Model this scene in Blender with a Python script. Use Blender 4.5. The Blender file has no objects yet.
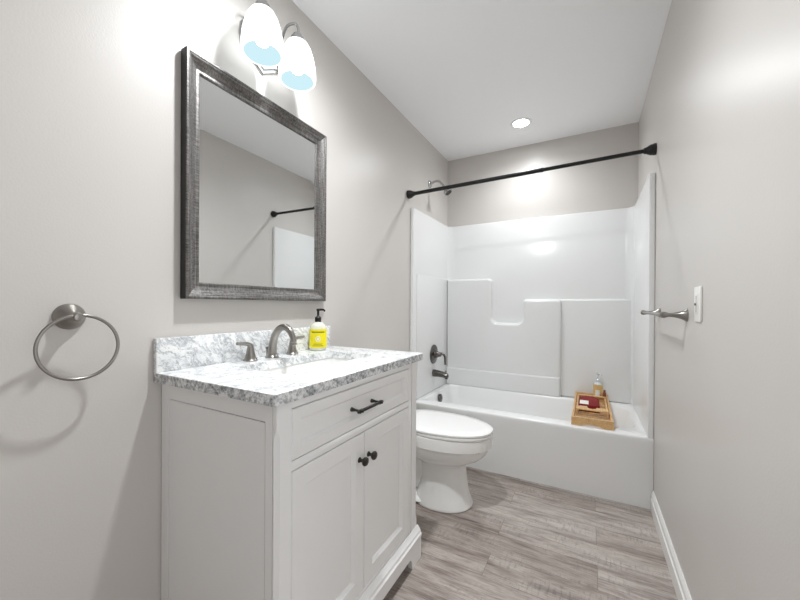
import bpy, bmesh, math, random
from mathutils import Vector, Matrix
random.seed(7)
S = bpy.context.scene
COL = S.collection
PI = math.pi
# ------------------------------------------------------------------ camera
CAM = (1.2013, 0.0, 1.1331)
yaw, pitch, roll = math.radians(28.648), math.radians(-0.1566), math.radians(0.3184)
F0 = Vector((-math.sin(yaw), math.cos(yaw), 0)); R0 = Vector((math.cos(yaw), math.sin(yaw), 0)); U0 = Vector((0, 0, 1))
F = F0*math.cos(pitch) + U0*math.sin(pitch); U = U0*math.cos(pitch) - F0*math.sin(pitch)
R2 = R0*math.cos(roll) + U*math.sin(roll); U2 = U*math.cos(roll) - R0*math.sin(roll)
cd = bpy.data.cameras.new('camera'); cam = bpy.data.objects.new('camera', cd); COL.objects.link(cam)
cam.matrix_world = Matrix(((R2.x, U2.x, -F.x, CAM[0]), (R2.y, U2.y, -F.y, CAM[1]), (R2.z, U2.z, -F.z, CAM[2]), (0, 0, 0, 1)))
cd.sensor_width = 36; cd.lens = 345.2522/800*36; cd.shift_y = 6/800; cd.clip_start = 0.02
S.camera = cam
# ------------------------------------------------------------------ world, exposure, lamp levels
wd = bpy.data.worlds.new('world'); S.world = wd; wd.use_nodes = True
wd.node_tree.nodes['Background'].inputs[0].default_value = (0.97, 0.985, 1, 1)
wd.node_tree.nodes['Background'].inputs[1].default_value = 0.75
S.view_settings.view_transform = 'Standard'; S.view_settings.look = 'None'
S.view_settings.exposure = 0.86; S.view_settings.gamma = 1; S.view_settings.use_curve_mapping = False
CAN_ROOM, CAN_TUB, SHADE_OUT, SHADE_IN, BULB = 15.5, 6.2, 1.6, 0.53, 10.0
S.cycles.use_denoising = True
S.cycles.max_bounces = 16; S.cycles.diffuse_bounces = 12; S.cycles.glossy_bounces = 6
S.cycles.sample_clamp_indirect = 6.0
# ------------------------------------------------------------------ room size
W, D, H, YT, Y0 = 1.5247, 3.15, 2.525, 2.3545, -0.9

# ------------------------------------------------------------------ materials
def lin(h):
    h = h.lstrip('#'); v = [int(h[i:i+2], 16)/255 for i in (0, 2, 4)]
    return tuple((c/12.92 if c <= .04045 else ((c+.055)/1.055)**2.4) for c in v) + (1,)
class NT:
    def __init__(s, name):
        s.m = bpy.data.materials.new(name); s.m.use_nodes = True; s.t = s.m.node_tree; s.n = s.t.nodes
        s.p = s.n['Principled BSDF']
    def add(s, typ, **kw):
        n = s.n.new(typ)
        for k, v in kw.items():
            if hasattr(n, k): setattr(n, k, v)
            else: n.inputs[k.replace('_', ' ')].default_value = v
        return n
    def link(s, a, b): s.t.links.new(a, b)
    def coords(s, scale=(1, 1, 1), rot=(0, 0, 0), loc=(0, 0, 0)):
        tc = s.n.new('ShaderNodeTexCoord'); mp = s.n.new('ShaderNodeMapping')
        mp.inputs['Scale'].default_value = scale; mp.inputs['Rotation'].default_value = rot; mp.inputs['Location'].default_value = loc
        s.link(tc.outputs['Object'], mp.inputs['Vector']); return mp.outputs[0]
    def noise(s, vec, scale, detail=4, rough=.55, dist=0):
        n = s.n.new('ShaderNodeTexNoise'); n.inputs['Scale'].default_value = scale; n.inputs['Detail'].default_value = detail
        n.inputs['Roughness'].default_value = rough; n.inputs['Distortion'].default_value = dist
        s.link(vec, n.inputs['Vector']); return n.outputs['Fac']
    def ramp(s, fac, stops):
        r = s.n.new('ShaderNodeValToRGB'); e = r.color_ramp.elements
        while len(e) < len(stops): e.new(.5)
        for k, (p, c) in enumerate(stops):
            e[k].position = p; e[k].color = lin(c) if isinstance(c, str) else (c, c, c, 1)
        s.link(fac, r.inputs[0]); return r.outputs[0]
    def mix(s, fac, a, b, mode='MIX'):
        m = s.n.new('ShaderNodeMix'); m.data_type = 'RGBA'; m.blend_type = mode
        for sock, v in ((m.inputs[0], fac), (m.inputs[6], a), (m.inputs[7], b)):
            if hasattr(v, 'type') and hasattr(v, 'is_linked'): s.link(v, sock)
            elif isinstance(v, str): sock.default_value = lin(v)
            else: sock.default_value = v
        return m.outputs[2]
    def bump(s, h, strength=.1, dist=.002):
        b = s.n.new('ShaderNodeBump'); b.inputs['Strength'].default_value = strength; b.inputs['Distance'].default_value = dist
        s.link(h, b.inputs['Height']); s.link(b.outputs[0], s.p.inputs['Normal'])
    def set(s, **kw):
        for k, v in kw.items():
            k = k.replace('_', ' ')
            if hasattr(v, 'is_linked'): s.link(v, s.p.inputs[k])
            else: s.p.inputs[k].default_value = lin(v) if isinstance(v, str) else v
        return s
def simple(name, col, rough=.5, metal=0, var=.03, scale=30, bump=0, **kw):
    t = NT(name); v = t.coords()
    n = t.noise(v, scale)
    c = t.mix(n, col, col); base = lin(col)
    mx = t.n[-1] if False else None
    a = tuple(min(1, x*(1-var)) for x in base[:3]) + (1,); b = tuple(min(1, x*(1+var)) for x in base[:3]) + (1,)
    c = t.mix(n, a, b)
    t.set(Base_Color=c, Roughness=rough, Metallic=metal, **kw)
    if bump: t.bump(n, bump)
    return t.m

def wall_paint(name, col, rough):
    t = NT(name); v = t.coords()
    big = t.noise(v, 1.3, 2); base = lin(col)
    c = t.mix(big, tuple(x*.985 for x in base[:3]) + (1,), tuple(x*1.015 for x in base[:3]) + (1,))
    t.set(Base_Color=c, Roughness=rough); t.p.inputs['Specular IOR Level'].default_value = .45
    t.bump(t.noise(v, 170, 2, .5), .22, .0012)
    return t.m
M_WALL = wall_paint('wall_paint', '#cecac6', .36)
M_CEIL = wall_paint('ceiling_paint', '#f8f9fb', .8)
M_TRIM = simple('trim_paint', '#eeeeec', .35, var=.01)
M_CAB = simple('cabinet_paint', '#f2f2f2', .42, var=.012, scale=12)
M_GEL = simple('gelcoat', '#e6e7e7', .16, var=.008, scale=3)
M_TUB = simple('tub_gelcoat', '#eceded', .18, var=.008, scale=3)
M_PORC = simple('porcelain', '#eeeeec', .08, var=.008, scale=5)
M_SEAT = simple('seat_plastic', '#f2f2f1', .22, var=.005)
M_NICKEL = simple('brushed_nickel', '#9b9792', .3, 1, var=.06, scale=60)
M_DNICKEL = simple('dark_nickel', '#6e6b68', .25, 1, var=.08, scale=60)
M_CHROME = simple('chrome', '#b9b9b9', .12, 1, var=.03)
M_GUN = simple('gunmetal', '#4a4846', .32, 1, var=.08, scale=60)
M_BLACK = simple('black_metal', '#060606', .42, 0, var=.1)
M_DARK = simple('dark_recess', '#141414', .8, var=.1)
M_WPLAS = simple('white_plastic', '#f1f0ec', .35, var=.01)
M_SLOT = simple('grey_plastic', '#77756f', .5, var=.05)
M_BPUMP = simple('black_pump_plastic', '#0c0c0c', .35, var=.1)
M_CLEAR = simple('pale_clear_plastic', '#e9eef0', .15, var=.02, Transmission_Weight=.35)
M_SOAPB = simple('soap_bottle_plastic', '#eceeda', .18, var=.03, Transmission_Weight=.15)
M_YEL = simple('yellow_label', '#f2e312', .45, var=.06, scale=120)
M_YELD = simple('yellow_label_dark_print', '#8d8a10', .5, var=.1)
M_LABW = simple('white_label', '#f1efe9', .5, var=.03)
M_TAN = simple('tan_label', '#d8b878', .5, var=.12, scale=90)
M_BROWN = simple('amber_brown_plastic', '#7b3a20', .35, var=.15)
M_RED = simple('dark_red_fabric', '#7c0006', .75, var=.18, scale=90, bump=.1)
M_BOLT = simple('bolt_cap_plastic', '#e6e5e2', .3, var=.02)

def frame_mat():
    t = NT('pewter_frame'); v = t.coords(scale=(70, 3, 70)); v2 = t.coords(scale=(70, 70, 3))
    a = t.noise(v, 3, 5, .6); b = t.noise(v2, 3, 5, .6)
    n = t.mix(.5, t.ramp(a, [(.3, 0.0), (.7, 1.0)]), t.ramp(b, [(.3, 0.0), (.7, 1.0)]))
    c = t.ramp(n, [(.2, '#474543'), (.5, '#6b6866'), (.8, '#8d8a88')])
    t.set(Base_Color=c, Roughness=.42, Metallic=.55); t.bump(n, .06, .001); return t.m
M_FRAME = frame_mat()
M_FSIDE = simple('black_frame_side', '#191a19', .5, var=.15, scale=60)
def mirror_mat():
    t = NT('mirror_glass'); v = t.coords(); n = t.noise(v, 2, 2)
    t.set(Base_Color=t.mix(n, '#eceeee', '#eff1f1'), Roughness=.012, Metallic=1.0); return t.m
M_MIRROR = mirror_mat()

def marble(name='marble', edge=False):
    t = NT(name)
    v = t.coords(scale=(1, 1, 1), rot=(.75, .15, .25))
    warp = t.noise(v, 7, 5, .6)
    vv = t.n.new('ShaderNodeVectorMath'); vv.operation = 'MULTIPLY_ADD'
    t.link(warp, vv.inputs[0]); vv.inputs[1].default_value = (.14, .14, .14); t.link(v, vv.inputs[2])
    st = t.n.new('ShaderNodeMapping'); st.inputs['Scale'].default_value = (1.3, .42, 2.4); t.link(vv.outputs[0], st.inputs['Vector'])
    n1 = t.noise(st.outputs[0], 16, 6, .62)
    sub = t.add('ShaderNodeMath', operation='SUBTRACT'); t.link(n1, sub.inputs[0]); sub.inputs[1].default_value = .5
    ab = t.add('ShaderNodeMath', operation='ABSOLUTE'); t.link(sub.outputs[0], ab.inputs[0])
    veins = t.ramp(ab.outputs[0], [(0, '#b2b5b9'), (.018, '#d8dadc'), (.06, '#f6f7f7'), (.3, '#fcfcfc')])
    cloud = t.ramp(t.noise(v, 22, 5, .65), [(.32, '#c9ccd0'), (.42, '#f1f2f3'), (.52, '#ffffff')])
    spec = t.ramp(t.noise(v, 85, 3, .6), [(.33, '#c0c3c6'), (.43, '#ffffff')])
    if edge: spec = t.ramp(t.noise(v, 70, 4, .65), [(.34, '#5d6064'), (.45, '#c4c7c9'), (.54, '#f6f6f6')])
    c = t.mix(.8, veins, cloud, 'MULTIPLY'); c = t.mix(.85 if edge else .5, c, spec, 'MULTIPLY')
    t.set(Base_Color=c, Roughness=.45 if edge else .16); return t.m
M_MARBLE = marble(); M_MEDGE = marble('marble_shaded_edge', True)  # edge copy: stronger flecks, with the edge's shade painted in as darker stone

def floor_mat():
    t = NT('plank_floor')
    v = t.coords(loc=(-.021, .063, 0))
    br = t.n.new('ShaderNodeTexBrick'); t.link(v, br.inputs['Vector'])
    br.offset = .349; br.offset_frequency = 2; br.squash = 1
    br.inputs['Color1'].default_value = (0, 0, 0, 1); br.inputs['Color2'].default_value = (1, 1, 1, 1); br.inputs['Mortar'].default_value = (.5, .5, .5, 1)
    br.inputs['Scale'].default_value = 1; br.inputs['Mortar Size'].default_value = .0008; br.inputs['Mortar Smooth'].default_value = .2
    br.inputs['Brick Width'].default_value = 1.22; br.inputs['Row Height'].default_value = .15; br.inputs['Bias'].default_value = 0
    # shift the grain per plank
    off = t.n.new('ShaderNodeVectorMath'); off.operation = 'MULTIPLY_ADD'
    t.link(br.outputs['Color'], off.inputs[0]); off.inputs[1].default_value = (7, 3, 0); t.link(v, off.inputs[2])
    def st(sc):
        m = t.n.new('ShaderNodeMapping'); m.inputs['Scale'].default_value = sc; t.link(off.outputs[0], m.inputs['Vector']); return m.outputs[0]
    g1 = t.noise(st((1.1, 13, 1)), 2.2, 7, .66, .9)
    g2 = t.noise(st((7, 85, 1)), 2.5, 5, .68)
    g3 = t.noise(st((1.2, 5, 1)), 2.6, 3, .5, .8)
    saw = t.noise(st((46, 9, 1)), 2.0, 3, .6)
    c = t.ramp(g1, [(.30, '#4f4441'), (.41, '#8d807a'), (.51, '#bfb6b0'), (.72, '#ddd8d4')])
    c2 = t.ramp(g3, [(.3, '#7d706a'), (.5, '#c4bcb6'), (.7, '#e0dbd7')])
    c = t.mix(.45, c, c2)
    c = t.mix(.5, c, t.ramp(g2, [(.34, '#6e645f'), (.47, '#dedad8'), (.66, '#ffffff')]), 'MULTIPLY')
    msk = t.ramp(g3, [(.46, 0.0), (.62, 1.0)])
    sw = t.ramp(saw, [(.38, '#857b76'), (.5, '#ffffff')])
    mm = t.add('ShaderNodeMath', operation='MULTIPLY'); t.link(msk, mm.inputs[0]); mm.inputs[1].default_value = .32
    c = t.mix(mm.outputs[0], c, sw, 'MULTIPLY')
    pl = t.ramp(br.outputs['Color'], [(0, '#dcd8d5'), (.5, '#efedeb'), (1, '#ffffff')])
    c = t.mix(1.0, c, pl, 'MULTIPLY')
    c = t.mix(br.outputs['Fac'], c, '#6b615b')
    t.set(Base_Color=c, Roughness=.42)
    t.bump(g2, .12, .0015)
    return t.m
M_FLOOR = floor_mat()
def bamboo():
    t = NT('bamboo'); v = t.coords(scale=(10, 10, 60)); n = t.noise(v, 4, 5, .6)
    v2 = t.coords(scale=(50, 4, 50)); n2 = t.noise(v2, 3, 4)
    c = t.mix(.5, t.ramp(n, [(.3, '#bd8f58'), (.7, '#e3bd86')]), t.ramp(n2, [(.3, '#b98850'), (.7, '#ecca98')]))
    t.set(Base_Color=c, Roughness=.45); return t.m
M_BAMBOO = bamboo()
def emit(name, col, st):
    m = bpy.data.materials.new(name); m.use_nodes = True; n = m.node_tree.nodes; n.remove(n['Principled BSDF'])
    e = n.new('ShaderNodeEmission'); e.inputs[0].default_value = col; e.inputs[1].default_value = st
    m.node_tree.links.new(e.outputs[0], n['Material Output'].inputs[0]); return m
M_LENS_ROOM = emit('lens_glow_room', (.95, .98, 1, 1), 75.0)
M_LENS_TUB = emit('lens_glow_tub', (.95, .98, 1, 1), 34.0)
M_SHADE_OUT = emit('frosted_shade_outer', (.94, .99, 1, 1), SHADE_OUT)
M_SHADE_IN = emit('frosted_shade_inner', (.66, .92, 1, 1), SHADE_IN)
M_BULB = emit('bulb_glow', (1, .99, .97, 1), BULB)

# ------------------------------------------------------------------ mesh helpers
def new(): return bmesh.new()
def box(bm, lo, hi, bev=0, seg=2):
    b = bmesh.new(); bmesh.ops.create_cube(b, size=1)
    for v in b.verts: v.co = Vector([lo[i] + (v.co[i]+.5)*(hi[i]-lo[i]) for i in range(3)])
    if bev: bmesh.ops.bevel(b, geom=b.edges[:], offset=bev, segments=seg, profile=.5, affect='EDGES')
    merge(bm, b); return bm
def merge(bm, b, mat=None):
    me = bpy.data.meshes.new('tmp'); b.to_mesh(me); b.free()
    if mat is not None: me.transform(mat)
    bm.from_mesh(me); bpy.data.meshes.remove(me)
def loft(bm, loops, cap0=True, cap1=True, closed=True):
    vs = [[bm.verts.new(p) for p in lp] for lp in loops]
    for a, b in zip(vs, vs[1:]):
        n = len(a)
        for i in range(n if closed else n-1):
            j = (i+1) % n
            bm.faces.new((a[i], a[j], b[j], b[i]))
    if cap0: bm.faces.new(vs[0][::-1])
    if cap1: bm.faces.new(vs[-1])
    return vs
def frame_axes(d):
    d = Vector(d).normalized(); up = Vector((0, 0, 1)) if abs(d.z) < .95 else Vector((0, 1, 0))
    a = d.cross(up).normalized(); b = a.cross(d).normalized(); return d, a, b
def lathe(bm, prof, origin, axis=(0, 0, 1), n=32, cap0=True, cap1=True):
    d, a, b = frame_axes(axis); o = Vector(origin)
    loops = [[o + d*h + (a*math.cos(2*PI*i/n) + b*math.sin(2*PI*i/n))*max(r, 1e-4) for i in range(n)] for r, h in prof]
    loft(bm, loops, cap0, cap1); return bm
def smooth_path(pts, sub=6):
    P = [Vector(p) for p in pts]
    out = []
    for i in range(len(P)-1):
        p0 = P[max(i-1, 0)]; p1 = P[i]; p2 = P[i+1]; p3 = P[min(i+2, len(P)-1)]
        for k in range(sub):
            t = k/sub
            out.append(.5*((2*p1) + (p2-p0)*t + (2*p0-5*p1+4*p2-p3)*t*t + (3*p1-p0-3*p2+p3)*t**3))
    out.append(P[-1]); return out
def tube(bm, pts, rad, n=16, closed=False, flat=1.0, cap=True):
    """rad: number or list; flat scales the second axis"""
    P = [Vector(p) for p in pts]; m = len(P)
    rs = rad if isinstance(rad, (list, tuple)) else [rad]*m
    if len(rs) != m:
        k = len(rs)-1
        rs = [rs[min(int(i*k/(m-1)), k-1)]*(1-(i*k/(m-1)-min(int(i*k/(m-1)), k-1))) + rs[min(int(i*k/(m-1)), k-1)+1]*(i*k/(m-1)-min(int(i*k/(m-1)), k-1)) for i in range(m)]
    loops = []; a = None
    for i in range(m):
        t = (P[(i+1) % m]-P[i-1]) if closed else (P[min(i+1, m-1)]-P[max(i-1, 0)])
        t.normalize()
        if a is None: _, a, _ = frame_axes(t)
        a = (a - t*a.dot(t)).normalized(); b = t.cross(a)
        loops.append([P[i] + (a*math.cos(2*PI*k/n) + b*math.sin(2*PI*k/n)*flat)*rs[i] for k in range(n)])
    if closed:
        loops.append(loops[0]); loft(bm, loops, False, False); bmesh.ops.remove_doubles(bm, verts=bm.verts[:], dist=1e-6)
    else: loft(bm, loops, cap, cap)
    return bm
def rings(bm, mp, rects, cap=True, cap0=False):
    loops = [[mp(a0, b0, d), mp(a1, b0, d), mp(a1, b1, d), mp(a0, b1, d)] for a0, a1, b0, b1, d in rects]
    loft(bm, loops, cap0, cap); return bm
def prism(bm, pts, mp, d0, d1, bev=0):
    """polygon pts (a,b) extruded from depth d0 to d1, through mp(a,b,d)"""
    b = bmesh.new()
    loft(b, [[mp(p[0], p[1], d0) for p in pts], [mp(p[0], p[1], d1) for p in pts]])
    bmesh.ops.recalc_face_normals(b, faces=b.faces[:])
    if bev:
        es = [e for e in b.edges if len(e.link_faces) == 2 and e.calc_face_angle(0) > .7]
        bmesh.ops.bevel(b, geom=es, offset=bev, segments=2, profile=.5, affect='EDGES')
    merge(bm, b); return bm
def rrect(x0, x1, y0, y1, r, n=8):
    out = []
    rr = r if isinstance(r, (list, tuple)) else [r]*4
    for (cx, cy, a0, q) in ((x1-rr[0], y1-rr[0], 0, rr[0]), (x0+rr[1], y1-rr[1], PI/2, rr[1]), (x0+rr[2], y0+rr[2], PI, rr[2]), (x1-rr[3], y0+rr[3], 1.5*PI, rr[3])):
        for k in range(n+1):
            a = a0 + PI/2*k/n; out.append((cx + q*math.cos(a), cy + q*math.sin(a)))
    return out
def fill_holed(bm, outer, inner, z):
    """flat face between two loops; returns vertex lists"""
    vo = [bm.verts.new((p[0], p[1], z)) for p in outer]; vi = [bm.verts.new((p[0], p[1], z)) for p in inner]
    es = [bm.edges.new((l[i], l[(i+1) % len(l)])) for l in (vo, vi) for i in range(len(l))]
    bmesh.ops.triangle_fill(bm, use_beauty=True, use_dissolve=False, edges=es, normal=(0, 0, 1))
    return vo, vi
def bridge(bm, a, b):
    n = len(a)
    for i in range(n):
        j = (i+1) % n; bm.faces.new((a[i], a[j], b[j], b[i]))

def obj(name, bm, mats, parent=None, smooth=35, label=None):
    bmesh.ops.recalc_face_normals(bm, faces=bm.faces[:])
    me = bpy.data.meshes.new(name)
    bm.to_mesh(me); bm.free()
    for m in (mats if isinstance(mats, (list, tuple)) else [mats]): me.materials.append(m)
    if smooth:
        for p in me.polygons: p.use_smooth = True
        try: me.set_sharp_from_angle(angle=math.radians(smooth))
        except Exception: pass
    o = bpy.data.objects.new(name, me); COL.objects.link(o)
    if parent is not None:
        o.parent = parent
        w = Vector((0, 0, 0)); q = parent
        while q is not None: w += q.location; q = q.parent
        o.location = -w
    if label: o['label'] = label
    return o
def sub(name, bm, mats, parent, **k):
    """child of a part: parts sit at -base, so their children need no further shift"""
    o = obj(name, bm, mats, None, **k); o.parent = parent; o.location = (0, 0, 0); return o
def thing(name, label, cat, loc, group=None):
    o = bpy.data.objects.new(name, None); COL.objects.link(o); o.location = loc; o.empty_display_size = .05
    o['label'] = label; o['category'] = cat
    if group: o['group'] = group
    return o
def struct(name, bm, m, smooth=0):
    o = obj(name, bm, m, None, smooth); o['kind'] = 'structure'; return o
def copy_tree(root, delta):
    c = root.copy(); COL.objects.link(c); c.location = root.location + Vector(delta)
    for ch in root.children:
        k = ch.copy(); COL.objects.link(k); k.parent = c
        for g in ch.children:
            s = g.copy(); COL.objects.link(s); s.parent = k
    return c

# ================================================================== SETTING
struct('floor', box(new(), (-.1, Y0, -.06), (W+.1, D+.1, 0)), M_FLOOR)
def holed_ceiling():
    bm = new()
    box(bm, (-.1, Y0, H), (W+.1, D+.1, H+.08)); return bm
struct('ceiling', holed_ceiling(), M_CEIL)
struct('wall_left', box(new(), (-.1, Y0, 0), (0, D+.1, H)), M_WALL)
DY0, DY1, DZ = -.40, .46, 2.04            # added opening, out of view, placed to let world light in as fill
b = box(new(), (W, DY1, 0), (W+.1, D+.1, H)); box(b, (W, Y0, 0), (W+.1, DY0, H)); box(b, (W, DY0, DZ), (W+.1, DY1, H))
struct('wall_right', b, M_WALL)
b = box(new(), (W-.012, DY1, 0), (W-.0005, DY1+.06, DZ+.06), .002); box(b, (W-.012, DY0-.06, 0), (W-.0005, DY0, DZ+.06), .002); box(b, (W-.012, DY0, DZ), (W-.0005, DY1, DZ+.06), .002)
struct('trim_1', b, M_TRIM)  # casing of the added, unseen doorway
struct('wall_front', box(new(), (-.1, Y0-.1, 0), (W+.1, Y0, H)), M_WALL)
struct('wall_back', box(new(), (0, D, 0), (W, D+.1, H)), M_WALL)
def base_board(x_wall, sgn, y0, y1, h=.112):
    bm = new()
    prof = [(0, 0), (.013, 0), (.014, h*.60), (.009, h*.635), (.009, h*.68), (.0115, h*.70), (.0105, h*.86), (.006, h*.95), (.003, h), (0, h)]
    loft(bm, [[Vector((x_wall + sgn*(p[0]+.0005), y, p[1])) for p in prof] for y in (y0, y1)]); return bm
struct('baseboard_right', base_board(W, -1, DY1+.061, YT-.002), M_TRIM)
struct('baseboard_left', base_board(0, 1, 1.43, YT-.002), M_TRIM)

# ================================================================== BATHTUB
TR = .40
tub = thing('bathtub', 'white alcove bathtub with a plain apron front across the end of the room', 'bathtub', (W/2, (YT+D)/2, 0))
def tub_bm():
    bm = new()
    xo0, xo1, yo0, yo1 = .0005, W-.0005, YT, D-.0005
    outer = rrect(xo0, xo1, yo0, yo1, .004, 2)
    inner = rrect(.075, 1.47, 2.445, 3.055, [.2, .10, .08, .16], 10)
    def scaled(x0, x1, y0, y1, r): return rrect(x0, x1, y0, y1, r, 10)
    # rounded outer lip at the front
    lip = rrect(xo0+.004, xo1-.004, yo0+.014, yo1-.004, .004, 2)
    vo, vi = fill_holed(bm, lip, inner, TR)
    mid = [bm.verts.new((p[0], p[1], TR-.002)) for p in rrect(xo0+.002, xo1-.002, yo0+.006, yo1-.002, .004, 2)]; bridge(bm, vo, mid)
    mid2 = [bm.verts.new((p[0], p[1], TR-.006)) for p in rrect(xo0+.001, xo1-.001, yo0+.002, yo1-.001, .004, 2)]; bridge(bm, mid, mid2)
    v2 = [bm.verts.new((p[0], p[1], TR-.013)) for p in outer]; bridge(bm, mid2, v2)
    # rim skirt turns back to the slightly recessed apron
    v2b = [bm.verts.new((p[0], p[1], TR-.030)) for p in outer]; bridge(bm, v2, v2b)
    ap = rrect(xo0, xo1, yo0+.0025, yo1, .004, 2)
    v2c = [bm.verts.new((p[0], p[1], TR-.050)) for p in ap]; bridge(bm, v2b, v2c)
    ap2 = rrect(xo0, xo1, yo0+.004, yo1, .004, 2)
    v3 = [bm.verts.new((p[0], p[1], .0005)) for p in ap2]; bridge(bm, v2c, v3)
    bm.faces.new(v3)
    prev = vi
    for (x0, x1, y0, y1, r, z) in ((.078, 1.465, 2.449, 3.051, [.2, .10, .08, .16], TR-.004), (.083, 1.455, 2.455, 3.045, [.2, .1, .08, .16], TR-.016),
                                   (.095, 1.41, 2.468, 3.03, [.2, .1, .1, .17], .30), (.115, 1.32, 2.485, 3.01, [.2, .12, .12, .18], .17),
                                   (.15, 1.24, 2.515, 2.98, [.18, .13, .13, .17], .09), (.22, 1.15, 2.56, 2.93, [.14, .12, .12, .14], .07)):
        cur = [bm.verts.new((p[0], p[1], z)) for p in rrect(x0, x1, y0, y1, r, 10)]
        bridge(bm, prev, cur); prev = cur
    bm.faces.new(prev)
    return bm
obj('tub_shell', tub_bm(), M_TUB, tub, 40)
dr = new(); lathe(dr, [(.0, .0715), (.03, .0715), (.034, .0745), (.028, .077), (0.0, .077)], (.30, 2.745, 0)); obj('drain', dr, M_DNICKEL, tub)

# ================================================================== SHOWER SURROUND
SZ = 1.879
sur = thing('shower_surround', 'glossy white moulded wall panels lining the tub alcove, with an S-curved shelf ledge', 'shower wall', (W/2, D, TR))
def surround_bm():
    bm = new()
    xi0, xi1, yi, r = .027, W-.030, 3.118, .06
    path_in = [(xi0, YT+.004)]
    for k in range(9):
        a = PI - PI/2*k/8; path_in.append((xi0+r+r*math.cos(a), yi-r+r*math.sin(a)))
    for k in range(9):
        a = PI/2 - PI/2*k/8; path_in.append((xi1-r+r*math.cos(a), yi-r+r*math.sin(a)))
    path_in.append((xi1, YT+.004))
    plan = path_in + [(W-.0003, YT+.004), (W-.0003, D-.0003), (.0003, D-.0003), (.0003, YT+.004)]
    b = bmesh.new()
    n = len(plan)
    lo = [b.verts.new((p[0], p[1], TR+.001)) for p in plan]; hi = [b.verts.new((p[0], p[1], SZ)) for p in plan]
    for i in range(n): b.faces.new((lo[i], lo[(i+1) % n], hi[(i+1) % n], hi[i]))
    b.faces.new(hi); b.faces.new(lo[::-1])
    bmesh.ops.recalc_face_normals(b, faces=b.faces[:])
    es = [e for e in b.edges if all(abs(v.co.z-SZ) < 1e-5 for v in e.verts) or (abs(e.verts[0].co.x-e.verts[1].co.x) < 1e-6 and abs(e.verts[0].co.y-(YT+.004)) < 1e-5 and abs(e.verts[1].co.y-(YT+.004)) < 1e-5)]
    bmesh.ops.bevel(b, geom=es, offset=.006, segments=3, profile=.5, affect='EDGES')
    bmesh.ops.triangulate(b, faces=[f for f in b.faces if len(f.verts) > 8])
    merge(bm, b); return bm
obj('wall_panels', surround_bm(), M_GEL, sur, 40)
def arc(cx, cz, r, a0, a1, n=8): return [(cx + r*math.cos(math.radians(a0+(a1-a0)*k/n)), cz + r*math.sin(math.radians(a0+(a1-a0)*k/n))) for k in range(n+1)]
def rounded_relief(poly, y_wall, depth, rad):
    """relief standing off the back panel with a rounded front edge: stacked, shrinking outlines"""
    bm = new(); n = len(poly)
    # inward normals of the outline
    A = sum(poly[i][0]*poly[(i+1) % n][1]-poly[(i+1) % n][0]*poly[i][1] for i in range(n))
    sg = 1 if A > 0 else -1
    nor = []
    for i in range(n):
        p, q, w = Vector(poly[i-1]), Vector(poly[i]), Vector(poly[(i+1) % n])
        e1 = (q-p).normalized(); e2 = (w-q).normalized()
        n1 = Vector((-e1.y, e1.x))*sg; n2 = Vector((-e2.y, e2.x))*sg
        m = (n1+n2); m = m/max(m.length_squared/2, .4) if m.length > 1e-6 else n1
        nor.append(m)
    loops = []
    def lp(ins, y): return [Vector((poly[i][0]+nor[i].x*ins, y, max(poly[i][1]+nor[i].y*ins, TR+.0004))) for i in range(n)]
    loops.append(lp(-.008, y_wall)); loops.append(lp(-.002, y_wall-.007))
    loops.append(lp(0, y_wall-depth+rad))
    for k in range(1, 6):
        a = PI/2*k/5; loops.append(lp(rad*(1-math.cos(a)), y_wall-depth+rad*(1-math.sin(a))))
    vs = loft(bm, loops, False, False)
    for ring in (vs[0], vs[-1]):
        es = [bm.edges.get((ring[i], ring[(i+1) % n])) for i in range(n)]
        bmesh.ops.triangle_fill(bm, use_beauty=True, use_dissolve=False, edges=es)
    return bm
zb = TR+.0006
poly = [(.0338, zb), (1.005, zb)] + arc(.985, 1.163, .02, 0, 90, 4) + [(.74, 1.183)] + arc(.735, 1.163, .02, 95, 178, 4) + \
    [(.715, 1.06)] + arc(.655, 1.035, .06, 0, -90, 8) + arc(.505, 1.035, .06, -90, -180, 8) + [(.445, 1.12), (.443, 1.30)] + arc(.408, 1.335, .035, 0, 90, 6) + [(.0338, 1.37)]
shelf = obj('shelf_ledge', rounded_relief(poly, 3.119, .062, .018), M_GEL, sur, 50)
low = [(.0345, zb), (1.0, zb), (.995, .548), (.0345, .548)]
sub('lower_ledge', rounded_relief(low, 3.060, .012, .008), M_GEL, shelf, smooth=50)
rt = [(1.0, zb), (W-.034, zb), (W-.034, 1.183), (1.0, 1.183)]
obj('shelf_ledge', rounded_relief(rt, 3.119, .022, .012), M_GEL, sur, 50)
def side_relief():
    bm = new()
    prism(bm, [(YT+.06, zb), (3.10, zb), (3.10, 1.372), (YT+.06, 1.372)], lambda a, b, d: Vector((d, a, b)), .026, .034, .004); return bm
obj('side_panel', side_relief(), M_GEL, sur)

# ================================================================== tub fittings
va = thing('shower_valve', 'round dark nickel shower valve with a curved lever above the tub spout', 'shower valve', (.034, 2.74, .714))
b = new(); lathe(b, [(.078, 0), (.082, .003), (.080, .008), (.060, .014), (.036, .018), (.034, .020)], (.0345, 2.74, .714), (1, 0, 0), 40)
obj('escutcheon', b, M_DNICKEL, va)
b = new(); lathe(b, [(.030, 0), (.029, .018), (.022, .026), (.019, .044), (.016, .050), (.006, .053)], (.054, 2.74, .714), (1, 0, 0), 28)
pts = smooth_path([(.088, 2.74, .716), (.105, 2.74, .722), (.125, 2.74, .718), (.139, 2.74, .695), (.141, 2.74, .655), (.144, 2.74, .632)], 5)
tube(b, pts, [.013, .011, .0095, .009, .0085, .009], 14)
obj('lever_handle', b, M_DNICKEL, va)
sp = thing('tub_spout', 'dark nickel tub spout below the round shower valve', 'spout', (.034, 2.74, .55))
b = new()
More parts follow.
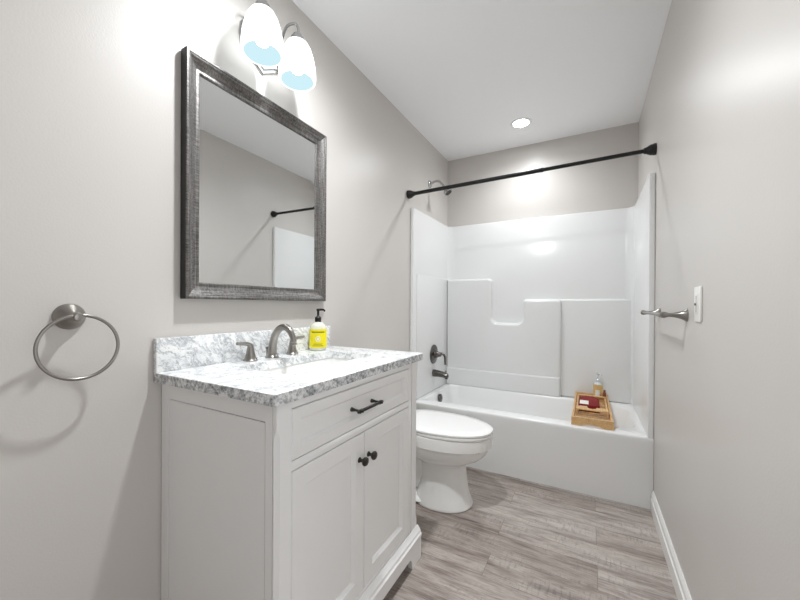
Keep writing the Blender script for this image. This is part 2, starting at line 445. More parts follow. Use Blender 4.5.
def ell(x, cz, ry, rz, n=24): return [Vector((x, 2.74+ry*math.cos(2*PI*k/n), cz+rz*math.sin(2*PI*k/n))) for k in range(n)]
loft(b, [ell(.0345, .553, .031, .031), ell(.042, .553, .032, .032), ell(.08, .551, .028, .028), ell(.12, .547, .026, .0255), ell(.15, .540, .025, .024), ell(.165, .536, .022, .021), ell(.169, .535, .014, .013)])
lathe(b, [(.013, 0), (.014, .012)], (.153, 2.74, .512), (0, 0, 1), 16)
sb = obj('spout_body', b, M_DNICKEL, sp)
b = new(); lathe(b, [(.004, 0), (.004, .012), (.007, .014), (.007, .019), (.003, .021)], (.150, 2.74, .562), (0, 0, 1), 14); obj('diverter_knob', b, M_DNICKEL, sp)
ov = thing('overflow_plate', 'small round dark overflow plate on the inner end wall of the tub', 'overflow cover', (.093, 2.74, .345))
b = new(); lathe(b, [(.034, 0), (.035, .006), (.031, .014), (.012, .018)], (.0945, 2.74, .345), (1, 0, .08), 28); obj('cover', b, M_DNICKEL, ov)
b = new(); lathe(b, [(.004, 0), (.004, .004)], (.1125, 2.74, .347), (1, 0, .08), 12); obj('screw', b, M_GUN, ov)

sh = thing('wall_shower', 'small nickel shower head on a bent arm high on the alcove wall', 'shower head', (0, 2.712, 2.168))
b = new(); lathe(b, [(.033, 0.0005), (.033, .004), (.026, .011), (.014, .014)], (0, 2.712, 2.168), (1, 0, 0), 28); obj('flange', b, M_CHROME, sh)
b = new(); tube(b, smooth_path([(.012, 2.712, 2.168), (.05, 2.712, 2.182), (.085, 2.712, 2.178), (.115, 2.712, 2.150), (.140, 2.712, 2.118)], 6), .0095, 14); obj('arm', b, M_CHROME, sh)
b = new(); lathe(b, [(.008, -.012), (.014, 0), (.014, .014), (.018, .022), (.030, .038), (.037, .050), (.037, .060), (.032, .064)], (.138, 2.712, 2.122), (.55, 0, -.83), 28)
hd = obj('head', b, M_CHROME, sh)
b = new(); lathe(b, [(.0, .0642), (.030, .0642), (.028, .0665), (0, .0665)], (.138, 2.712, 2.122), (.55, 0, -.83), 28); sub('nozzle_face', b, M_GUN, hd)

# ================================================================== shower curtain rod
rod = thing('shower_curtain_rod', 'black tension shower curtain rod spanning the tub alcove, no curtain on it', 'curtain rod', (0, 2.315, 1.966))
A = Vector((.001, 2.315, 1.966)); B = Vector((W-.001, 2.362, 2.007)); dv = (B-A).normalized(); L = (B-A).length
b = new(); lathe(b, [(.0135, .055), (.0135, L*.62)], A, dv, 24); obj('rod', b, M_BLACK, rod)
b = new(); lathe(b, [(.0115, L*.62-.02), (.0115, L-.055)], A, dv, 24); lathe(b, [(.0148, L*.62-.012), (.0148, L*.62)], A, dv, 24); obj('rod', b, M_BLACK, rod)
cap = [(.031, 0), (.032, .010), (.029, .018), (.029, .024), (.024, .034), (.0175, .046), (.0160, .056)]
b = new(); lathe(b, cap, A, dv, 28); obj('end_cap', b, M_BLACK, rod)
b = new(); lathe(b, cap, B, -dv, 28); obj('end_cap', b, M_BLACK, rod)

# ================================================================== VANITY
YA, YB, XF, ZT = .604, 1.404, .525, .887
van = thing('vanity_cabinet', 'pale grey-white bathroom vanity cabinet with one drawer above two doors', 'vanity', (XF/2, (YA+YB)/2, 0))
mx = lambda a, b, d: Vector((d, a, b))        # (y, z, x)
def carcass():
    bm = new()
    box(bm, (.003, YA+.02, .10), (.014, YB-.02, ZT-.001))          # back
    box(bm, (.014, YA+.02, .10), (XF-.022, YB-.02, .118))          # bottom
    box(bm, (XF-.022, .6558, .862), (XF-.001, 1.3483, ZT-.001), .001)    # top rail
    box(bm, (XF-.022, .6558, .697), (XF-.002, 1.3483, .721), .001)    # middle rail
    box(bm, (XF-.022, .6558, .12), (XF-.002, 1.3483, .148), .001)    # bottom rail
    box(bm, (XF-.022, 1.3235, .12), (XF-.0015, 1.3483, .862), .001)   # stile beside the hinge
    return bm
obj('carcass', carcass(), M_CAB, van)
PX0, PX1, PZ0, PZ1 = .041, .484, .20, .835
def side_frame(y, s):
    """flat frame around the side panel; s=-1: near side, facing -y"""
    bm = new(); mp = lambda a, b, d: Vector((a, y + s*d, b))
    o, i = (.004, .509, .10, ZT-.001), (PX0, PX1, PZ0, PZ1)
    rings(bm, mp, [(*i, -.016), (*o, -.016), (*o, 0), (*i, 0), (*i, -.016)], False)
    bmesh.ops.remove_doubles(bm, verts=bm.verts[:], dist=1e-6); return bm
def side_board(y, s):
    bm = new(); g = .0032
    ys = sorted((y - s*.0012, y - s*.012)); box(bm, (PX0+g, ys[0], PZ0+g), (PX1-g, ys[1], PZ1-g)); return bm
for y, s in ((YA+.0006, -1), (YB-.0006, 1)):
    obj('side_frame', side_frame(y, s), M_CAB, van, 20)
    obj('side_panel', side_board(y, s), M_CAB, van, 20)
def post(y0, y1, out):
    """front corner post, its outer edge chamfered between two lamb's-tongue stops"""
    bm = new(); x0, x1 = .5125, XF+.0008
    def sec(z, c):
        yo, yi = (y0, y1) if out < 0 else (y1, y0); s = 1 if out < 0 else -1
        p = [(x0, yi), (x1, yi), (x1, yo+s*c), (x1-c, yo), (x0, yo)]
        return [Vector((q[0], q[1], z)) for q in p]
    prof = [(.0, .0015), (.165, .0015), (.178, .004), (.190, .009), (.200, .0105), (.790, .0105), (.803, .009), (.815, .004), (.828, .0015), (ZT-.001, .0015)]
    loft(bm, [sec(z, c) for z, c in prof]); return bm
obj('corner_post', post(YA, .653, -1), M_CAB, van, 25)
obj('corner_post', post(1.351, YB, 1), M_CAB, van, 25)
def front(y0, y1, z0, z1, st):
    bm = new(); x = XF
    rings(bm, mx, [(y0, y1, z0, z1, x-.022), (y0, y1, z0, z1, x-.002), (y0+.002, y1-.002, z0+.002, z1-.002, x),
                   (y0+st, y1-st, z0+st, z1-st, x), (y0+st+.003, y1-st-.003, z0+st+.003, z1-st-.003, x-.004),
                   (y0+st+.009, y1-st-.009, z0+st+.009, z1-st-.009, x-.009), (y0+st+.010, y1-st-.010, z0+st+.010, z1-st-.010, x-.012)], True, True)
    return bm
dw = obj('drawer_front', front(.6565, 1.3205, .7245, .8585, .030), M_CAB, van, 20)
b = new(); hz, hy0, hy1, hx = .786, .928, 1.048, XF+.026
lathe(b, [(.0045, -.015), (.0055, -.013), (.0055, .133), (.0045, .135)], (hx, hy0, hz), (0, 1, 0), 16)
for yy in (hy0, hy1):
    lathe(b, [(.0075, -.0115), (.0065, -.006), (.0042, .006), (.0042, .036)], (XF-.0005, yy, hz), (1, 0, 0), 14)
    lathe(b, [(.0072, -.006), (.0072, .006)], (hx, yy, hz), (0, 1, 0), 14)
sub('bar_pull', b, M_GUN, dw, label='dark gunmetal bar pull')
for (a0, a1, ky) in ((.6565, .9868, .958), (.9912, 1.3205, 1.012)):
    d = obj('door', front(a0, a1, .1515, .6935, .050), M_CAB, van, 20)
    b = new(); lathe(b, [(.010, -.001), (.0085, .003), (.0055, .008), (.0055, .014), (.0135, .020), (.0155, .025), (.013, .030), (.006, .032)], (XF-.0005, ky, .609), (1, 0, 0), 22)
    sub('knob', b, M_GUN, d, label='dark round knob')
def base_front():
    bm = new()
    yl, yr, zt = YA-.006, YB+.006, .098
    pts = [(yl, .0), (yl+.085, .0)] + [(yl+.085+.004+ (1-math.cos(t))*.022, .012+math.sin(t)*.040) for t in [PI/2*k/6 for k in range(7)]] + \
          [(yr-.085-.004-(1-math.cos(t))*.022, .012+math.sin(t)*.040) for t in [PI/2*(6-k)/6 for k in range(7)]] + [(yr-.085, .0), (yr, .0), (yr, zt), (yl, zt)]
    prism(bm, pts, mx, XF+.0012, XF+.021)
    # sloped cap moulding
    prof = [(XF+.0012, .098), (XF+.023, .098), (XF+.023, .106), (XF+.018, .112), (XF+.016, .122), (XF+.010, .130), (XF+.004, .140), (XF+.0012, .140)]
    loft(bm, [[Vector((p[0], y, p[1])) for p in prof] for y in (yl-.002, yr+.002)])
    # side skirts
    for (s0, s1) in ((yl, YA-.0005), (YB+.0005, yr)):
        box(bm, (.02, s0, 0), (.06, s1, .10)); box(bm, (.06, s0, .05), (XF-.06, s1, .10)); box(bm, (XF-.06, s0, 0), (XF+.0012, s1, .10))
        box(bm, (.02, s0, .10), (XF+.0012, s1, .14), .002)
    for (s0, s1) in ((YA+.02, YA+.06), (YB-.06, YB-.02)):
        box(bm, (.02, s0, 0), (.06, s1, .0995))
    return bm
obj('plinth', base_front(), M_CAB, van, 25)

# ------------------------------------------------------------------ countertop + sink
ct = thing('countertop', 'white and grey veined marble countertop with a backsplash on the vanity', 'countertop', (.27, 1.0, ZT))
SX0, SX1, SY0, SY1 = .138, .388, .765, 1.262
def counter():
    bm = new(); o = rrect(.002, .545, .580, 1.424, .004, 2); oi = rrect(.002, .5435, .5815, 1.4225, .004, 2); i = rrect(SX0, SX1, SY0, SY1, .035, 8)
    zt, zb = .917, ZT
    ao, ai = fill_holed(bm, oi, i, zt)
    m = [bm.verts.new((p[0], p[1], zt-.0015)) for p in o]; bridge(bm, ao, m)
    bo, bi = fill_holed(bm, o, i, zb); bridge(bm, m, bo); bridge(bm, ai, bi)
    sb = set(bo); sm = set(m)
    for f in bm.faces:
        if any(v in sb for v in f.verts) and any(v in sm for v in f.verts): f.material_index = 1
    return bm
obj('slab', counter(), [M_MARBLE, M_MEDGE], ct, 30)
obj('backsplash', box(new(), (.002, .580, .9172), (.021, 1.405, 1.024), .0015), M_MARBLE, ct, 30)
sk = thing('sink', 'white rectangular undermount sink set into the marble countertop', 'sink', (.26, 1.013, ZT-.15))
def sink():
    bm = new()
    loops = []
    for (ins, z, r) in ((-.02, ZT-.0005, .05), (-.004, ZT-.0005, .037), (-.002, ZT-.006, .035), (.004, ZT-.07, .035), (.014, ZT-.115, .04), (.035, ZT-.132, .05), (.075, ZT-.138, .03)):
        loops.append([Vector((p[0], p[1], z)) for p in rrect(SX0+ins, SX1-ins, SY0+ins, SY1-ins, r, 8)])
    # outer shell, back up to the rim
    out = []
    for (ins, z, r) in ((.06, ZT-.152, .04), (.02, ZT-.146, .05), (-.006, ZT-.115, .05), (-.016, ZT-.03, .05), (-.02, ZT-.012, .05)):
        out.append([Vector((p[0], p[1], z)) for p in rrect(SX0+ins, SX1-ins, SY0+ins, SY1-ins, r, 8)])
    loft(bm, out + loops, True, True); return bm
obj('basin', sink(), M_PORC, sk, 40)
b = new(); lathe(b, [(.026, 0), (.027, .003), (.020, .005), (.018, .0035), (.0, .0035)], (.25, 1.013, ZT-.1378), (0, 0, 1), 24); obj('drain', b, M_NICKEL, sk)

# ------------------------------------------------------------------ faucet
fc = thing('faucet', 'brushed nickel widespread faucet with an arched spout and two levers behind the sink', 'faucet', (.072, 1.0, .917))
b = new()
lathe(b, [(.027, .0003), (.027, .005), (.022, .010), (.019, .016)], (.070, .985, .917), (0, 0, 1), 28)
pts = smooth_path([(.070, .985, .930), (.074, .985, .965), (.086, .985, 1.004), (.110, .985, 1.033), (.140, .985, 1.043), (.167, .985, 1.032), (.184, .985, 1.008), (.191, .985, .986)], 6)
tube(b, pts, [.0185, .0165, .0150, .0140, .0135, .0130, .0120, .0115], 20)
lathe(b, [(.010, 0), (.010, .006)], (.1925, .985, .9805), (.3, 0, -.95), 18)
obj('spout', b, M_NICKEL, fc)
b = new(); lathe(b, [(.0028, 0), (.0028, .030), (.0055, .032), (.0055, .040), (.002, .042)], (.040, .985, .9173), (0, 0, 1), 12); obj('lift_rod', b, M_NICKEL, fc)
for yy, s in ((.886, -1), (1.098, 1)):
    b = new()
    lathe(b, [(.026, .0003), (.026, .004), (.021, .010), (.0155, .030), (.012, .050), (.0105, .060), (.006, .066)], (.066, yy, .917), (0, 0, 1), 26)
    pts = smooth_path([(.066, yy, .955), (.066, yy+s*.004, .975), (.067, yy+s*.018, .9835), (.070, yy+s*.042, .986), (.072, yy+s*.062, .988)], 6)
    tube(b, pts, [.0105, .0105, .0095, .0080, .0070], 16, flat=.8)
    obj('lever_handle', b, M_NICKEL, fc)

# ------------------------------------------------------------------ soap bottle
SBX, SBY, SBZ = .066, 1.262, .9172
so = thing('soap_dispenser', 'clear hand soap bottle with yellow label and black pump, beside the backsplash', 'soap bottle', (SBX, SBY, SBZ))
b = new(); lathe(b, [(.034, 0), (.0385, .004), (.0405, .014), (.041, .06), (.0405, .096), (.037, .112), (.029, .125), (.018, .131), (.0135, .133), (.0135, .138)], (SBX, SBY, SBZ), (0, 0, 1), 36)
bb = obj('bottle', b, M_SOAPB, so, 60)
def wrap(cx, cy, z0, z1, r, a0, a1, n=20, th=.0006):
    bm = new(); rows = []
    for (rr) in (r, r+th):
        rows.append(([Vector((cx+rr*math.cos(a0+(a1-a0)*k/n), cy+rr*math.sin(a0+(a1-a0)*k/n), z0)) for k in range(n+1)],
                     [Vector((cx+rr*math.cos(a0+(a1-a0)*k/n), cy+rr*math.sin(a0+(a1-a0)*k/n), z1)) for k in range(n+1)]))
    loop = lambda i: [rows[0][0][i], rows[1][0][i], rows[1][1][i], rows[0][1][i]]
    loft(bm, [loop(i) for i in range(n+1)]); return bm
fa = math.atan2(CAM[1]-SBY, CAM[0]-SBX)
lb = sub('label', wrap(SBX, SBY, SBZ+.014, SBZ+.100, .0412, fa-1.35, fa+1.35), M_YEL, bb, label='bright yellow label')
b = wrap(SBX, SBY, SBZ+.0835, SBZ+.090, .0419, fa-.75, fa+.75)
sub('label_stripe', b, M_YELD, bb)
sub('label_stripe', wrap(SBX, SBY, SBZ+.022, SBZ+.0245, .0419, fa-.6, fa+.6), M_YELD, bb)
sub('label_stripe', wrap(SBX, SBY, SBZ+.030, SBZ+.0325, .0419, fa-.5, fa+.5), M_YELD, bb)
b = new(); c0 = Vector((SBX+.0417*math.cos(fa), SBY+.0417*math.sin(fa), SBZ+.055)); ax = (math.cos(fa), math.sin(fa), 0)
pts = [c0 + Vector((-ax[1], ax[0], 0))*.011*math.cos(t) + Vector((0, 0, 1))*.011*math.sin(t) + Vector(ax)*.0006 for t in [2*PI*k/28 for k in range(28)]]
tube(b, pts, .0015, 8, True); lathe(b, [(.0055, 0), (.0055, .0018)], c0, ax, 18)
sub('label_emblem', b, M_LABW, bb)
b = new(); lathe(b, [(.0150, .1335), (.0155, .150), (.0140, .156), (.008, .160), (.0055, .163), (.0055, .184), (.008, .186), (.0085, .194), (.004, .197)], (SBX, SBY, SBZ), (0, 0, 1), 24)
dn = Vector((.55, .83, 0))
tube(b, smooth_path([Vector((SBX, SBY, SBZ+.191)), Vector((SBX, SBY, SBZ+.192))+dn*.015, Vector((SBX, SBY, SBZ+.191))+dn*.026, Vector((SBX, SBY, SBZ+.184))+dn*.033], 5), [.0062, .0055, .0048, .0042], 12)
obj('pump', b, M_BPUMP, so, 45, label='black pump')

# ================================================================== MIRROR
mi = thing('wall_mirror', 'rectangular mirror in a brushed pewter frame on the wall above the vanity', 'mirror', (0, 1.006, 1.566))
MY0, MY1, MZ0, MZ1 = .6600, 1.3525, 1.1505, 1.9827
def mring(i, d): return (MY0+i, MY1-i, MZ0+i, MZ1-i, d)
b = new()
rings(b, mx, [mring(.004, .001), mring(0, .004), mring(0, .034), mring(.002, .0365), mring(.008, .0365), mring(.011, .034), mring(.014, .0335),
              mring(.020, .029), mring(.032, .0215), mring(.044, .0175), mring(.050, .0185), mring(.054, .0175), mring(.0575, .0135), mring(.0575, .009)], False)
b.faces.ensure_lookup_table()
for k, f in enumerate(b.faces): f.material_index = 1 if k < 8 else 0
obj('frame', b, [M_FRAME, M_FSIDE], mi, 25)
b = new(); rings(b, mx, [mring(.05, .006), mring(.0570, .0112), mring(.0575, .0114), mring(.0700, .0117)], True, True)
obj('mirror_glass', b, M_MIRROR, mi, 2)

# ================================================================== VANITY LIGHT
vl = thing('vanity_light', 'two-shade wall light with glowing frosted glass shades above the mirror', 'wall light', (0, .99, 2.16))
def backplate():
    bm = new(); cy, cz = .985, 2.205
    half = [(.000, -.118), (.020, -.105), (.050, -.086), (.080, -.070), (.100, -.050), (.108, -.015), (.104, .03), (.085, .06), (.05, .075), (.02, .09), (0, .105)]
    pts = [(cy+a, cz+c) for a, c in half] + [(cy-a, cz+c) for a, c in half[1:-1]][::-1]
    n = len(pts)
    def lp(s, x): return [Vector((x, cy+(p[0]-cy)*s, cz+(p[1]-cz)*s)) for p in pts]
    loft(bm, [lp(1, .0006), lp(1, .006), lp(.97, .010), lp(.88, .012), lp(.84, .017), lp(.5, .022)]); return bm
obj('backplate', backplate(), M_CHROME, vl)
LX = .120
for ly in (.891, 1.068):
    b = new(); s = 1 if ly > .99 else -1
    # gooseneck from the backplate up and over into the shade holder
    tube(b, smooth_path([(.015, .985+s*.03, 2.190), (.060, .985+s*.045, 2.235), (.088, ly-s*.030, 2.292), (LX-.006, ly-s*.008, 2.310), (LX+.002, ly+s*.004, 2.290), (LX, ly, 2.262)], 6), .0058, 12)
    obj('arm', b, M_CHROME, vl)
    b = new(); lathe(b, [(.010, 2.272), (.019, 2.266), (.021, 2.258), (.028, 2.252), (.031, 2.236), (.029, 2.232)], (LX, ly, 0), (0, 0, 1), 24); obj('shade_holder', b, M_CHROME, vl)
    prof_o = [(.024, 2.236), (.043, 2.227), (.056, 2.203), (.066, 2.172), (.0725, 2.138), (.0755, 2.108), (.0755, 2.088), (.0735, 2.076), (.0715, 2.0735)]
    prof_i = [(r-(.006 if k < 7 else .0075 if k == 7 else .005), z-.002 if k == 0 else z) for k, (r, z) in enumerate(prof_o)]
    b = new(); n = 40
    loops = [[Vector((LX+r*math.cos(2*PI*k/n), ly+r*math.sin(2*PI*k/n), z)) for k in range(n)] for r, z in prof_o + prof_i[::-1]]
    loft(b, loops, True, True)
    for f in b.faces: f.material_index = 0
    b.faces.ensure_lookup_table()
    no = (len(prof_o)-1)*n
    for k, f in enumerate(b.faces):
        if k >= no + n*1 - n//1*0 and k < no + n + (len(prof_i)-1)*n: f.material_index = 1
    sd = obj('lamp_shade', b, [M_SHADE_OUT, M_SHADE_IN], vl, 60)
    b = new(); lathe(b, [(.013, 2.230), (.014, 2.205), (.022, 2.185), (.030, 2.165), (.032, 2.145), (.029, 2.125), (.020, 2.111), (.008, 2.105)], (LX, ly, 0), (0, 0, 1), 24)
    sub('bulb', b, M_BULB, sd)

# ================================================================== RECESSED CEILING LIGHTS
def can(x, y, lens, label, watts):
    t = thing('recessed_light', label, 'ceiling light', (x, y, H))
    b = new(); n = 40
    prof = [(.078, H-.0005), (.078, H-.003), (.073, H-.006), (.062, H-.0065), (.056, H-.003), (.056, H-.0005)]
    lathe(b, prof, (x, y, 0), (0, 0, 1), n, False, False); obj('trim_ring', b, M_TRIM, t)
    b = new(); lathe(b, [(.0555, H-.0006), (.0555, H-.003), (.04, H-.0042), (.0, H-.0045)], (x, y, 0), (0, 0, 1), n, True, False); obj('lens', b, lens, t)
    ld = bpy.data.lights.new('recessed_lamp', 'SPOT'); ld.energy = watts*4; ld.color = (.95, .98, 1); ld.spot_size = math.radians(160); ld.spot_blend = 1; ld.shadow_soft_size = .05
    lo = bpy.data.objects.new('recessed_lamp', ld); COL.objects.link(lo); lo.parent = t; lo.location = (0, 0, -.012)
    return t
can(.741, 2.75, M_LENS_TUB, 'round recessed light glowing in the ceiling over the bathtub', CAN_TUB)
can(.58, .97, M_LENS_ROOM, 'round recessed light in the ceiling in front of the vanity', CAN_ROOM)

# ================================================================== TOWEL RING
tr = thing('towel_ring', 'brushed nickel towel ring on the wall to the left of the vanity', 'towel ring', (0, .38, 1.098))
b = new(); lathe(b, [(.034, .0005), (.034, .005), (.031, .011), (.024, .019), (.015, .027), (.010, .036), (.009, .046), (.011, .052), (.012, .058), (.009, .064), (.003, .066)], (0, .380, 1.098), (1, 0, -.0), 32)
obj('mount', b, M_NICKEL, tr)
b = new(); cy, cz, rr = .384, 1.0205, .0815
tube(b, [(.056+.004*math.cos(t)*0, cy+rr*math.sin(t), cz+rr*math.cos(t)) for t in [2*PI*k/64 for k in range(64)]], .0042, 12, True)
obj('ring', b, M_NICKEL, tr)

# ================================================================== TOWEL BAR
tb = thing('towel_bar', 'shiny nickel towel bar mounted on the right wall beside the light switch', 'towel bar', (W, 1.65, 1.10))
for yy, zz in ((1.648, 1.101), (2.205, 1.101)):
    b = new(); lathe(b, [(.024, .0005), (.024, .004), (.019, .010), (.0125, .024), (.0085, .042), (.0078, .056), (.0105, .062), (.0125, .070), (.0105, .079), (.005, .083)], (W, yy, zz), (-1, 0, 0), 26)
    obj('post', b, M_NICKEL, tb)
b = new(); lathe(b, [(.0068, 0), (.0068, .557)], (W-.070, 1.648, 1.101), (0, 1, 0), 18); obj('bar', b, M_NICKEL, tb)

# ================================================================== LIGHT SWITCH
sw = thing('light_switch', 'white wall switch plate with a slim slide dimmer on the right wall', 'light switch', (W, 1.485, 1.142))
obj('plate', box(new(), (W-.0065, 1.449, 1.083), (W-.0004, 1.521, 1.200), .002), M_WPLAS, sw)
b = new(); box(b, (W-.0085, 1.471, 1.108), (W-.0066, 1.499, 1.176), .001); rk = obj('rocker', b, M_WPLAS, sw)
b = new(); box(b, (W-.0092, 1.4835, 1.114), (W-.0086, 1.4865, 1.170)); sub('slot', b, M_SLOT, rk)
b = new(); box(b, (W-.0135, 1.480, 1.137), (W-.0093, 1.490, 1.145), .001); sub('slider', b, M_SLOT, rk)

# ================================================================== TOILET
YC = 1.900
to = thing('toilet', 'white floor-standing toilet with an elongated bowl and closed lid, beside the vanity', 'toilet', (.35, YC, 0))
def egg(xb, xf, w, z, n=40, sq=2.3, dx=.0):
    out = []; xc = xb + (xf-xb)*.44
    for k in range(n):
        t = 2*PI*k/n; c, s = math.cos(t), math.sin(t)
        e = 2/sq
        px = (abs(c)**(1.0 if c > 0 else e))*(1 if c > 0 else -1); py = (abs(s)**(.92 if c > 0 else e))*(1 if s > 0 else -1)
        out.append(Vector((xc + px*((xf-xc) if c > 0 else (xc-xb)), YC + py*w, z)))
    return out
b = new()
loft(b, [egg(.30, .628, .142, .0005), egg(.30, .632, .146, .006), egg(.30, .630, .145, .016), egg(.31, .615, .132, .05), egg(.325, .602, .121, .11), egg(.335, .594, .115, .18), egg(.33, .592, .115, .225),
         egg(.325, .597, .119, .240), egg(.29, .630, .140, .256), egg(.245, .678, .162, .280), egg(.225, .706, .173, .305), egg(.213, .720, .179, .330), egg(.211, .723, .1805, .344), egg(.205, .735, .187, .350), egg(.205, .738, .188, .385), egg(.205, .736, .186, .408), egg(.21, .728, .178, .414)])
# trapway and foot behind the column
def tsec(x, w, z0, z1, n=20):
    return [Vector((x, YC + w*math.copysign(abs(math.cos(2*PI*k/n))**.8, math.cos(2*PI*k/n)), (z0+z1)/2 + (z1-z0)/2*math.copysign(abs(math.sin(2*PI*k/n))**.8, math.sin(2*PI*k/n)))) for k in range(n)]
loft(b, [tsec(.06, .10, .02, .40), tsec(.10, .105, .02, .41), tsec(.2, .10, .02, .41), tsec(.28, .085, .03, .40), tsec(.40, .085, .03, .38)])
loft(b, [tsec(.08, .12, .0006, .035), tsec(.09, .13, .0006, .04), tsec(.36, .135, .0006, .04), tsec(.42, .12, .0006, .035)])
loft(b, [tsec(.045, .17, .36, .412), tsec(.06, .18, .355, .414), tsec(.22, .175, .352, .414), tsec(.26, .16, .352, .412)])
obj('bowl', b, M_PORC, to, 45)
b = new(); loft(b, [egg(.222, .735, .182, .4145), egg(.217, .741, .187, .419), egg(.217, .741, .187, .4275), egg(.222, .735, .182, .4305)]); st = obj('seat', b, M_SEAT, to, 40)
b = new()
loft(b, [egg(.195, .737, .184, .4325, sq=3.6), egg(.190, .743, .189, .4365, sq=3.6), egg(.190, .743, .189, .444, sq=3.6), egg(.197, .734, .181, .4495, sq=3.6), egg(.25, .68, .135, .4525, sq=3.4), egg(.36, .55, .05, .4535)])
obj('lid', b, M_SEAT, to, 40)
b = new(); box(b, (.020, YC-.2, .4155), (.178, YC+.195, .735), .018, 3); tk = obj('tank', b, M_PORC, to)
b = new(); box(b, (.014, YC-.207, .7355), (.184, YC+.2, .765), .008, 3); sub('tank_lid', b, M_PORC, tk)
b = new(); lathe(b, [(.011, 0), (.011, .008), (.006, .014)], (.1782, YC-.14, .685), (1, 0, 0), 16); tube(b, [(.190, YC-.14, .685), (.194, YC-.10, .681), (.194, YC-.065, .674)], .005, 10); sub('flush_lever', b, M_NICKEL, tk)
for s in (-1, 1):
    b = new(); lathe(b, [(.014, 0), (.013, .012), (.008, .018), (.002, .020)], (.26, YC+s*.108, .0395), (0, 0, 1), 18); obj('bolt_cap', b, M_BOLT, to)

# ================================================================== BATH CADDY AND WHAT IS ON IT
cx0, cx1, cy0, cy1 = 1.113, 1.335, 2.386, 3.090
cdy = thing('bath_caddy', 'bamboo bath caddy tray laid across the right end of the bathtub', 'tray', ((cx0+cx1)/2, (cy0+cy1)/2, TR))
def end_panel(y, dz=0.0):
    bm = new(); zt, z0 = .450, .4006+dz
    pts = [(cx0-.002, z0), (cx0+.045, z0)] + [(cx0+.045+(cx1-cx0-.09)*k/10, z0+.016*math.sin(PI*k/10)) for k in range(1, 10)] + [(cx1-.045, z0), (cx1+.002, z0), (cx1+.002, zt), (cx0-.002, zt)]
    prism(bm, pts, lambda a, b, d: Vector((a, d, b)), y, y+.013); return bm
obj('end_panel', end_panel(cy0), M_BAMBOO, cdy, 25)
obj('end_panel', end_panel(cy1-.013), M_BAMBOO, cdy, 25)
for x in (cx0, cx1-.013):
    obj('side_rail', box(new(), (x, cy0+.013, .424), (x+.013, cy1-.013, .449), .0015), M_BAMBOO, cdy)
for k in range(9):
    y = cy0+.04+k*.072
    obj('slat', box(new(), (cx0+.0125, y, .426), (cx1-.0125, y+.042, .433), .001), M_BAMBOO, cdy)
# inner sliding tray
IX0, IX1, IY0, IY1 = cx0+.020, cx1-.020, 2.505, 2.93
b = new()
box(b, (IX0, IY0, .434), (IX0+.011, IY1, .466), .0015); box(b, (IX1-.011, IY0, .434), (IX1, IY1, .466), .0015); box(b, (IX0+.011, IY1-.012, .434), (IX1-.011, IY1, .466), .0015)
it = obj('inner_tray', b, M_BAMBOO, cdy)
xm = (IX0+IX1)/2
pts = [(IX0, IY0), (IX1, IY0), (IX1, IY0+.075), (xm+.026, IY0+.075)] + [(xm+.026*math.cos(t), IY0+.075-.04*math.sin(t)**.6) for t in [PI*k/10 for k in range(1, 10)]] + [(xm-.026, IY0+.075), (IX0, IY0+.075)]
b = new(); prism(b, pts, lambda a, b_, d: Vector((a, b_, d)), .4665, .4725); sub('notched_board', b, M_BAMBOO, it)
b = new(); box(b, (IX0, IY1-.03, .4665), (IX1, IY1, .4725), .001); sub('top_board', b, M_BAMBOO, it)
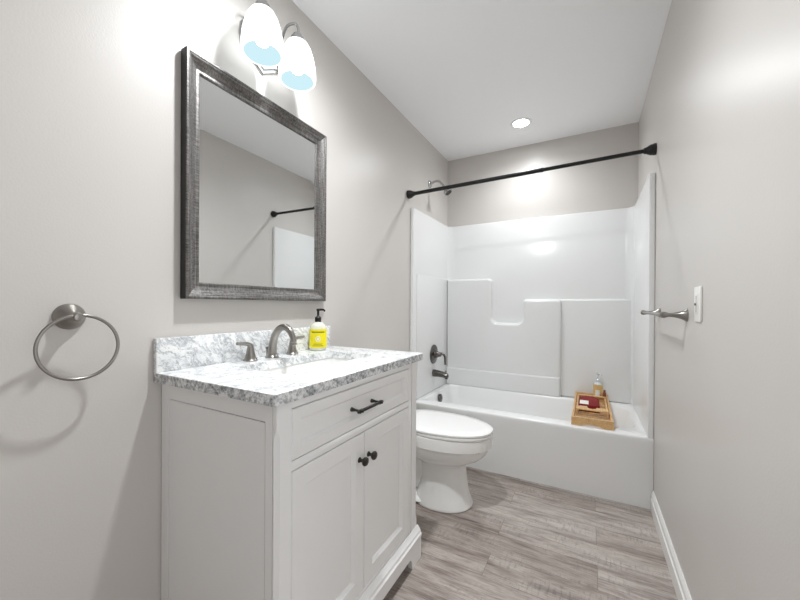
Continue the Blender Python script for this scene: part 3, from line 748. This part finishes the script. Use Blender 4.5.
# red pouch
rp = thing('red_pouch', 'dark red rectangular pouch with a white tag, lying in the bamboo bath caddy', 'pouch', (1.206, 2.72, .434))
b = new()
px0, px1, py0, py1 = 1.147, 1.270, 2.60, 2.87
def poct(ins, z):
    c = .03
    p = [(px0, py0), (px1, py0), (px1, py1-.06), (px1-c, py1), (px0+c, py1), (px0, py1-.06)]
    m = Vector(((px0+px1)/2, (py0+py1)/2)); out = []
    for q in p:
        d = Vector(q)-m; out.append(Vector((m.x + d.x*(1-ins/.064), m.y+d.y*(1-ins/.135), z)))
    return out
loft(b, [poct(.004, .4335), poct(0, .438), poct(0, .470), poct(.003, .477), poct(.010, .480)])
obj('body', b, M_RED, rp)
b = new(); box(b, (px0+.006, py0-.0012, .443), (px0+.05, py0-.0002, .470)); box(b, (px0+.006, py0+.012, .4802), (px0+.058, py0+.11, .4812)); obj('tag', b, M_LABW, rp, label='white tag')
# pump bottle standing at the far end of the caddy
bx, by, bz = 1.268, 3.018, .4332
pb = thing('pump_bottle', 'clear pump bottle with a tan label at the far end of the bath caddy', 'bottle', (bx, by, bz))
b = new(); lathe(b, [(.029, 0), (.032, .004), (.0325, .10), (.030, .112), (.019, .122), (.013, .126), (.013, .130)], (bx, by, bz), (0, 0, 1), 32); bo = obj('bottle', b, M_CLEAR, pb, 60)
f2 = math.atan2(CAM[1]-by, CAM[0]-bx)
sub('label', wrap(bx, by, bz+.012, bz+.108, .0327, f2-1.3, f2+1.3), M_TAN, bo, label='tan label')
sub('label_panel', wrap(bx, by, bz+.02, bz+.07, .0335, f2-.55, f2+.35), M_LABW, bo, label='white panel on the label')
b = new(); lathe(b, [(.014, .1305), (.0145, .142), (.0085, .148), (.0055, .152), (.0055, .178), (.013, .182), (.014, .192), (.005, .196)], (bx, by, bz), (0, 0, 1), 20)
tube(b, [(bx, by, bz+.188), (bx+.015, by-.012, bz+.188), (bx+.024, by-.02, bz+.182)], [.006, .005, .004], 10); obj('pump', b, M_CLEAR, pb)
sj = thing('small_bottle', 'small reddish brown bottle standing right of the clear pump bottle on the caddy', 'bottle', (1.308, 2.955, .4332))
b = new(); lathe(b, [(.0105, 0), (.012, .003), (.012, .055), (.0085, .064), (.006, .066)], (1.3075, 2.955, .4332), (0, 0, 1), 20); obj('body', b, M_BROWN, sj, 50)
b = new(); lathe(b, [(.0075, .0662), (.0075, .080), (.005, .082)], (1.3075, 2.955, .4332), (0, 0, 1), 16); obj('cap', b, M_BROWN, sj)
